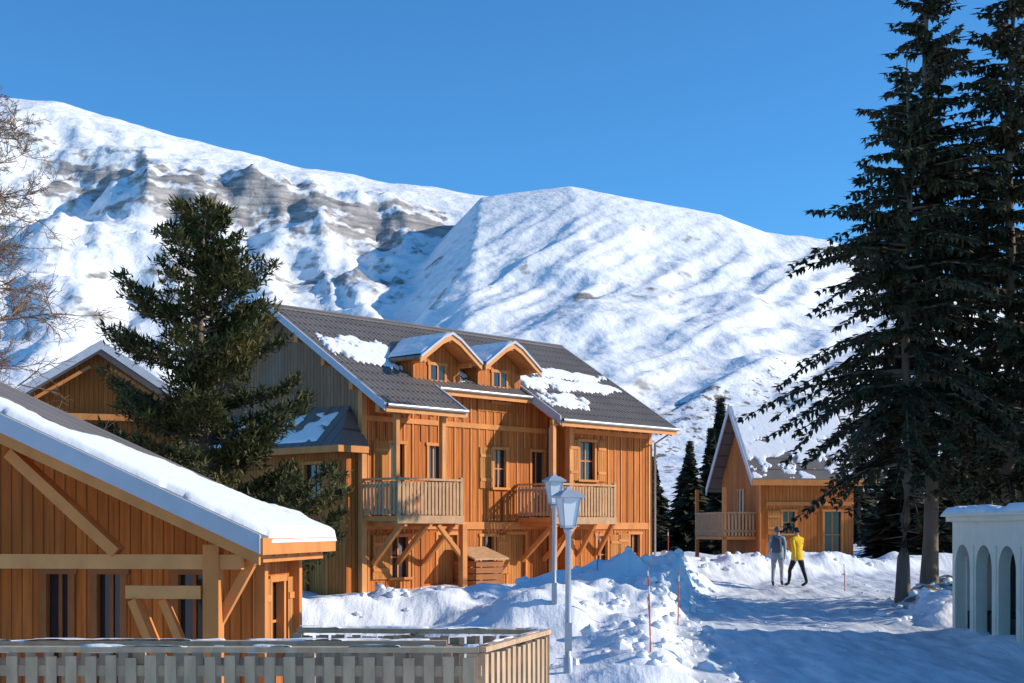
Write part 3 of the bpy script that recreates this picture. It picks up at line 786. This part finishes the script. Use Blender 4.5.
# ------------------------------------------------------------------ small chalet right
HT = empty('small_chalet', (10.15, 58, .35), R(10))
hf = lambda y: 3.30+1.12*(y+.35) if y < 2.5 else 3.30+1.12*2.85-1.12*(y-2.5)
w = MB()
w.wall('x', 0, .2, 0, 4.0, -.6, 3.5, [(2.7, 3.5, .2, 2.1), (.9, 1.5, 1.2, 2.1)], 'wood')
w.prism([(0, .2, -.6), (0, 5, -.6), (0, 5, 3.5), (0, 2.5, hf(2.5)-.25), (0, .2, 3.7)], (.2, 0, 0), 'wood')
w.prism([(4.0, .2, -.6), (4.0, 5, -.6), (4.0, 5, 3.5), (4.0, 2.5, hf(2.5)-.25), (4.0, .2, 3.7)], (-.2, 0, 0), 'wood')
w.window('x', 0, -1, 2.7, 3.5, .2, 2.1, ()); w.window('x', 0, -1, .9, 1.5, 1.2, 2.1, (-1,)); w.window('y', 0, -1, 2.0, 2.8, 1.1, 3.0, (), rec=False)
w.box(-.06, 0.0, -.06, .1, -.6, 3.5, 'beam'); w.box(.2, 4.0, -.05, -.001, 2.35, 2.5, 'beam')
w.build('walls', HT)
r = MB()
r.prism([(-.5, -.35, hf(-.35)), (4.3, -.35, hf(-.35)), (4.3, 2.5, hf(2.5)), (-.5, 2.5, hf(2.5))], (0, 0, .12), 'roof')
r.prism([(-.5, 5.6, hf(5.6)), (4.3, 5.6, hf(5.6)), (4.3, 2.5, hf(2.5)), (-.5, 2.5, hf(2.5))], (0, 0, .12), 'roof')
r.prism([(-.55, -.38, hf(-.35)+.18), (-.55, 2.5, hf(2.5)+.2), (-.55, 2.5, hf(2.5)-.14), (-.55, -.38, hf(-.35)-.14)], (.048, 0, 0), 'barge')
r.prism([(-.55, 5.62, hf(5.6)+.18), (-.55, 2.5, hf(2.5)+.2), (-.55, 2.5, hf(2.5)-.14), (-.55, 5.62, hf(5.6)-.14)], (.048, 0, 0), 'barge')
r.box(-.5, 4.3, -.40, -.352, hf(-.35)-.14, hf(-.35)+.1, 'beam')
snow_sheet(r, (-.48, -.33, hf(-.33)+.13), (4.7, 0, 0), (0, 2.8, 2.8*1.12), 110, 90, .05, lambda u, v: edge(u, v, .02)*(fbm(u*8, v*8, 5, 33, .6)-.36+.25*(v-.4))*9)
snow_sheet(r, (-.48, 5.5, hf(5.5)+.13), (4.7, 0, 0), (0, -2.9, 2.9*1.12), 30, 20, .08, lambda u, v: edge(u, v, .03))
r.build('roof', HT)
b = MB()
b.box(-1.4, -.01, .6, 4.4, .95, 1.08, 'beam')
for y0, y1, x0, x1 in ((.6, .6, -1.4, 0), (.6, 4.4, -1.4, -1.4)):
    for z in (1.3, 2.05): b.beam((x0, y0, z), (x1, y1, z), .06, .08, 'rail')
for i in range(9): b.box(-1.36+i*.15, -1.28+i*.15, .57, .6, 1.1, 2.05, 'rail')
for i in range(24): b.box(-1.43, -1.40, .65+i*.155, .73+i*.155, 1.1, 2.05, 'rail')
for y in (.6, 4.3): b.box(-1.4, -1.26, y, y+.14, -.8, 3.1, 'beam')
b.build('balcony', HT)

# ------------------------------------------------------------------ white arcade (right)
AR = empty('white_arcade', (8.98, 29.0, -.55), 0)
a = MB()
pitch = 1.28; ow = .92; n = 9; H = 2.42; sp = 1.5; TH = .22
for i in range(n):
    y1 = -i*pitch; y0 = y1-pitch
    c = (y0+y1)/2; L = [c-ow/2, c+ow/2]
    a.box(0, TH, L[1], y1, 0, sp, 'white'); a.box(0, TH, y0, L[0], 0, sp, 'white')
    arc = [(c+ow/2*math.cos(math.pi*k/14), sp+ow/2*math.sin(math.pi*k/14)) for k in range(15)]
    for (ya, za), (yb, zb2) in zip(arc[:-1], arc[1:]):
        a.prism([(0, ya, za), (0, yb, zb2), (0, yb, H), (0, ya, H)], (TH, 0, 0), 'white')
    a.box(0, TH, L[1], y1, sp, H, 'white'); a.box(0, TH, y0, L[0], sp, H, 'white')
    if i: a.box(-.04, 0, y1-.17, y1+.17, 0, .2, 'white'); a.box(-.025, 0, y1-.10, y1+.10, .2, sp+.45, 'white')
a.box(TH, 3.0, -.25, 0, 0, H, 'white'); a.box(1.0, 1.1, -n*pitch, -.25, 0, H-.1, 'dark'); a.box(2.8, 3.0, -n*pitch, -.25, 0, H, 'white'); a.box(TH+.01, 1.0, -n*pitch, -.25, -.02, .62, 'dark')  # dark panel and low block put the openings' shade into colour
a.box(-.10, 3.1, -n*pitch, .12, H, H+.10, 'white')
a.box(-.17, 3.2, -n*pitch, .2, H+.10, H+.16, 'white')
a.build('arches_and_walls', AR)
sn = MB(); snow_sheet(sn, (-.17, -n*pitch, H+.16), (3.4, 0, 0), (0, n*pitch+.36, 0), 40, 160, .15, lambda u, v: edge(u, v, .02)*(fbm(u*5, v*20, 4, 3)-.25)*3)
sn.build('roof_snow', AR)

# ------------------------------------------------------------------ fence
def fence(name, pts, top, base, spc=.165, pw=.095, snow=0):
    mb = MB()
    for p, q in zip(pts[:-1], pts[1:]):
        p = Vector((*p, 0)); q = Vector((*q, 0)); L = (q-p).length; d = (q-p)/L; nn = Vector((d.y, -d.x, 0))
        up = Vector((0, 0, 1))
        mb.beam(p+up*(top+.02), q+up*(top+.02), .13, .045, 'fence'); mb.beam(p+up*(top-.16), q+up*(top-.16), .04, .09, 'fence'); mb.beam(p+up*(top-.85), q+up*(top-.85), .04, .09, 'fence')
        n = int(L/spc)
        for i in range(n):
            c = p+d*((i+.5)*L/n)+nn*.035; t = random.uniform(-.02, .005); tl_ = d*random.uniform(-.012, .012)
            mb.beam(c+up*(top-1.0)+tl_, c+up*(top-.03+t), pw*random.uniform(.88, 1.06), .022, 'fence', up=nn)
        k = max(1, round(L/1.6))
        for i in range(k+1):
            c = p+d*(L*i/k)-nn*.06; mb.beam(c+up*base, c+up*(top-.01), .09, .09, 'fence')
        if snow:
            snow_sheet(mb, p+up*(top+.043)-nn*.055, d*L, nn*.11, int(L*24), 6, .022, lambda u, v: (fbm(u*L*2.2, v, 4, snow)-.5)*5)
    return mb.build(name)
fence('picket_fence', [(-7.5, 12.1), (-.28, 12.0), (.33, 14.15), (-2.15, 14.35)], .67, -1.3, snow=3)
fence('picket_fence', [(-5.0, 13.05), (-.6, 13.1)], .64, -1.3, snow=5)
fence('picket_fence', [(-2.3, 15.3), (.2, 15.1)], .60, -1.3, snow=7)

# ------------------------------------------------------------------ lamps (square tapered lantern on a round post)
def lamp(loc, H):
    mb = MB(); q = math.pi/4+.35
    mb.lathe(0, 0, [(-.3, .065), (.45, .065), (.47, .045), (H-.66, .038), (H-.64, .06), (H-.58, .07)], 'lampgrey', 16)
    mb.lathe(0, 0, [(H-.58, .12), (H-.55, .12)], 'lampgrey', 4, False, q)
    mb.lathe(0, 0, [(H-.548, .115), (H-.16, .185)], 'diffuser', 4, False, q)
    for i in range(4):
        a = i*math.pi/2+q; mb.beam((.115*math.cos(a), .115*math.sin(a), H-.55), (.187*math.cos(a), .187*math.sin(a), H-.155), .02, .02, 'lampgrey')
    mb.lathe(0, 0, [(H-.158, .25), (H-.13, .255), (H-.06, .13), (H-.05, .07), (H, .03)], 'lampgrey', 4, False, q)
    mb.box(-.05, .05, -.075, -.045, .55, .95, 'gutter')
    return mb.build('street_lamp', loc=loc)
lamp((.79, 20, -.55), 2.86); lamp((.80, 27, -.25), 3.02)

for x, y, h, rr in ((2.62, 27, .95, .012), (3.38, 29, 1.15, .012), (2.0, 20.5, 1.05, .010), (2.0, 33.5, .9, .012), (9.6, 41.0, .8, .012), (4.4, 40, .9, .012), (2.35, 24, .7, .010)):
    mb = MB(); z = float(gz(x, y)); lx = random.uniform(-.06, .06)
    mb.tube([(0, 0, -.2), (lx*.5, 0, h*.5), (lx, 0, h)], [rr, rr, rr*.9], 'red', 8)
    mb.tube([(lx*.8, 0, h*.8), (lx*.92, 0, h*.9)], [rr*1.25, rr*1.25], 'diffuser', 8)
    mb.build('snow_marker_pole', loc=(x, y, z))

# ------------------------------------------------------------------ people
M['skin'] = simple('skin', (.50, .30, .22), .6, .08, 12)
def cloth(name, c): return simple(name, c, .85, .18, 14, bs=.006)
CM = dict(yellow=cloth('yellow_jacket', (.80, .50, .02)), black=cloth('black_trousers', (.018, .018, .022)), grey=cloth('grey_blue_jacket', (.25, .33, .41)),
          light=cloth('pale_trousers', (.36, .36, .37)), boot=cloth('boots', (.05, .04, .035)), hair=simple('dark_hair', (.035, .022, .015), .6, .3, 20), hat=cloth('wool_hat', (.12, .11, .12)), pack=cloth('rucksack', (.08, .10, .14)))
def person(name, loc, rz, jacket, legs, S=1.0, stride=.22, hat=False, pack=False, armb=.2):
    root = empty(name, loc, rz)
    J = {}; E = []
    def v(n, p, r, par=None):
        J[n] = (Vector(p), r if isinstance(r, tuple) else (r, r))
        if par: E.append((par, n))
    v('pelvis', (0, 0, .93), (.165, .125)); v('waist', (0, .01, 1.08), (.155, .115), 'pelvis'); v('chest', (0, .015, 1.28), (.175, .125), 'waist'); v('upper', (0, .01, 1.40), (.13, .10), 'chest')
    v('neck', (0, .015, 1.49), .058, 'upper'); v('jaw', (0, .04, 1.555), (.07, .08), 'neck'); v('head', (0, .035, 1.635), (.082, .10), 'jaw'); v('crown', (0, .02, 1.70), (.06, .075), 'head')
    for s, k in ((-1, stride), (1, -stride)):
        t = 'LR'[s > 0]
        v('hip'+t, (s*.09, 0, .86), .105, 'pelvis'); v('thigh'+t, (s*.10, k*.35, .68), .088, 'hip'+t); v('knee'+t, (s*.10, k*.8+.03, .48), .062, 'thigh'+t)
        v('calf'+t, (s*.10, k*.95-.01, .33), .060, 'knee'+t); v('ankle'+t, (s*.10, k*1.1-(.06 if k < 0 else 0), .10+(.03 if k < 0 else 0)), .045, 'calf'+t)
        v('foot'+t, (s*.105, k*1.1+.09, .05), (.05, .04), 'ankle'+t); v('toe'+t, (s*.11, k*1.1+.19, .035), (.04, .03), 'foot'+t)
        a = -k*armb/.2
        v('sh'+t, (s*.17, 0, 1.40), .075, 'upper'); v('uarm'+t, (s*.215, a*.25, 1.27), .060, 'sh'+t); v('elbow'+t, (s*.235, a*.5-.03, 1.13), .048, 'uarm'+t)
        v('farm'+t, (s*.235, a*.9+.05, 1.01), .042, 'elbow'+t); v('wrist'+t, (s*.225, a*1.2+.12, .90), .03, 'farm'+t); v('palm'+t, (s*.22, a*1.3+.15, .84), (.036, .022), 'wrist'+t)
        pp = J['palm'+t][0]
        for i in range(4):
            L = (.075, .085, .08, .065)[i]; o = (i-1.5)*.019
            v(f'f{i}{t}', pp+Vector((0, o+.004, -.035)), .0095, 'palm'+t); v(f'g{i}{t}', pp+Vector((-s*.012, o+.006, -.035-L*.55)), .0085, f'f{i}{t}'); v(f'h{i}{t}', pp+Vector((-s*.03, o+.004, -.035-L*.9)), .007, f'g{i}{t}')
        v('th'+t, pp+Vector((-s*.012, .035, -.01)), .011, 'palm'+t); v('ti'+t, pp+Vector((-s*.02, .05, -.045)), .009, 'th'+t)
    names = list(J); me = bpy.data.meshes.new('body'); me.from_pydata([J[n][0] for n in names], [(names.index(a), names.index(b)) for a, b in E], [])
    ob = bpy.data.objects.new('body', me); COL.objects.link(ob)
    sk = ob.modifiers.new('s', 'SKIN'); sk.use_smooth_shade = True
    for i, n in enumerate(names): me.skin_vertices[0].data[i].radius = J[n][1]; me.skin_vertices[0].data[i].use_root = n == 'pelvis'
    su = ob.modifiers.new('u', 'SUBSURF'); su.levels = 2; su.render_levels = 2
    dg = bpy.context.evaluated_depsgraph_get(); dg.update(); m2 = bpy.data.meshes.new_from_object(ob.evaluated_get(dg))
    bpy.data.objects.remove(ob)
    ms = [CM[jacket], CM[legs], CM['boot'], M['skin']]
    m2.materials.clear(); [m2.materials.append(q) for q in ms]
    hands = [J['palmL'][0], J['palmR'][0]]
    for p in m2.polygons:
        c = p.center; p.use_smooth = True
        if any((c-h).length < .15 and c.z < h.z+.035 for h in hands) and abs(c.x) > .17: p.material_index = 3
        elif c.z > 1.505: p.material_index = 3
        elif c.z > .86: p.material_index = 0
        elif c.z > .14: p.material_index = 1
        else: p.material_index = 2
    b = bpy.data.objects.new('body', m2); COL.objects.link(b); b.parent = root
    d = MB()
    def ring(zs, m):
        vs = []; fs = []; n = 20
        for z, rx, ry, cy in zs:
            for i in range(n): t = 2*math.pi*i/n; vs.append((rx*math.cos(t), cy+ry*math.sin(t), z))
        for j in range(len(zs)-1):
            for i in range(n): fs.append((j*n+i, j*n+(i+1) % n, (j+1)*n+(i+1) % n, (j+1)*n+i))
        d.add(vs, fs, m, True)
    ring([(.78, .185, .15, 0), (.80, .195, .16, 0), (.95, .185, .15, 0), (1.08, .17, .135, .01), (1.25, .18, .14, .01)], CM[jacket])
    ring([(1.42, .10, .09, .01), (1.47, .085, .085, .015), (1.52, .08, .08, .02), (1.52, .07, .07, .02)], CM[jacket])
    vs = []; fs = []; n = 16; k = 7
    for j in range(k+1):
        t = (math.pi*.62)*j/k
        for i in range(n):
            a = 2*math.pi*i/n; sn_ = math.sin(a)
            r = .107 if not hat else .112
            tt = t*(1.0 if sn_ < .1 else .62)
            vs.append((r*.9*math.sin(tt)*math.cos(a), .02+r*1.12*math.sin(tt)*sn_, 1.645+r*1.12*math.cos(tt)))
    for j in range(k):
        for i in range(n): fs.append((j*n+i, j*n+(i+1) % n, (j+1)*n+(i+1) % n, (j+1)*n+i))
    d.add(vs, fs, CM['hat' if hat else 'hair'], True)
    d.add([(0, .155, 1.60), (-.016, .13, 1.59), (.016, .13, 1.59), (0, .128, 1.65)], [(0, 1, 2), (0, 3, 1), (0, 2, 3)], 'skin', True)
    for s in (-1, 1):
        d.lathe(s*.032, .122, [(1.638, .001), (1.642, .009), (1.650, .009), (1.654, .001)], 'dark', 8)
        d.tube([(s*.086, .02, 1.60), (s*.098, .012, 1.63), (s*.09, .01, 1.655)], [.012, .016, .008], 'skin', 6)
    d.box(-.022, .022, .122, .131, 1.57, 1.576, CM['hat'])
    if pack:
        vs = []; fs = []; n = 16
        prof_ = [(.98, .10, .06), (1.0, .14, .09), (1.2, .15, .10), (1.38, .13, .085), (1.44, .08, .05)]
        for z, rx, ry in prof_:
            for i in range(n):
                t = 2*math.pi*i/n; cx, sy = math.cos(t), math.sin(t)
                vs.append((rx*math.copysign(abs(cx)**.5, cx), -.20+ry*math.copysign(abs(sy)**.5, sy), z))
        for j in range(len(prof_)-1):
            for i in range(n): fs.append((j*n+i, j*n+(i+1) % n, (j+1)*n+(i+1) % n, (j+1)*n+i))
        fs += [tuple(range(n-1, -1, -1)), tuple((len(prof_)-1)*n+i for i in range(n))]
        d.add(vs, fs, CM['pack'], True)
        for s in (-1, 1): d.tube([(s*.09, -.13, 1.40), (s*.10, -.02, 1.485), (s*.11, .12, 1.40), (s*.12, .15, 1.25), (s*.15, .06, 1.08), (s*.13, -.13, 1.04)], [.018]*6, CM['pack'], 6)
    d.build('clothing_and_hair', root)
    root.scale = (S,)*3
    return root
person('walker_in_yellow_jacket', (8.42, 42, float(gz(8.42, 42))), R(28), 'yellow', 'black', .99, .24)
person('walker_with_rucksack', (7.95, 42.6, float(gz(7.95, 42.6))), R(-18), 'grey', 'light', 1.01, -.2, hat=True, pack=True)

# ------------------------------------------------------------------ light
EL = 25; sd = Vector((1, .03, 0)).normalized()*math.cos(R(EL))+Vector((0, 0, math.sin(R(EL))))
L = bpy.data.lights.new('sun', 'SUN'); L.energy = 5.0; L.angle = R(.5); L.color = (1, .90, .74)
so = bpy.data.objects.new('sun', L); COL.objects.link(so); so.rotation_euler = sd.to_track_quat('Z', 'Y').to_euler(); so.location = (30, 0, 30)
W = bpy.data.worlds.new('World'); sc.world = W; W.use_nodes = True; nt = W.node_tree
sky = nt.nodes.new('ShaderNodeTexSky'); sky.sky_type = 'NISHITA'; sky.sun_disc = False
sky.sun_elevation = R(EL); sky.sun_rotation = math.atan2(sd.x, sd.y); sky.altitude = 1800; sky.air_density = 1.0; sky.dust_density = .2; sky.ozone_density = 2.0
bg = nt.nodes['Background']; bg.inputs[1].default_value = .15
mx = mixc(nt, 1.0, sky.outputs[0], (.40, .94, 1.30), 'MULTIPLY')
nt.links.new(mx, bg.inputs[0])

cam = bpy.data.cameras.new('camera'); co = bpy.data.objects.new('camera', cam); COL.objects.link(co)
co.location = (0, 0, 1.7); co.rotation_euler = (R(90), 0, 0); cam.lens = 50; cam.sensor_width = 36; cam.shift_y = .184; cam.clip_end = 12000
sc.camera = co
sc.view_settings.view_transform = 'Standard'; sc.view_settings.look = 'None'; sc.view_settings.exposure = 0
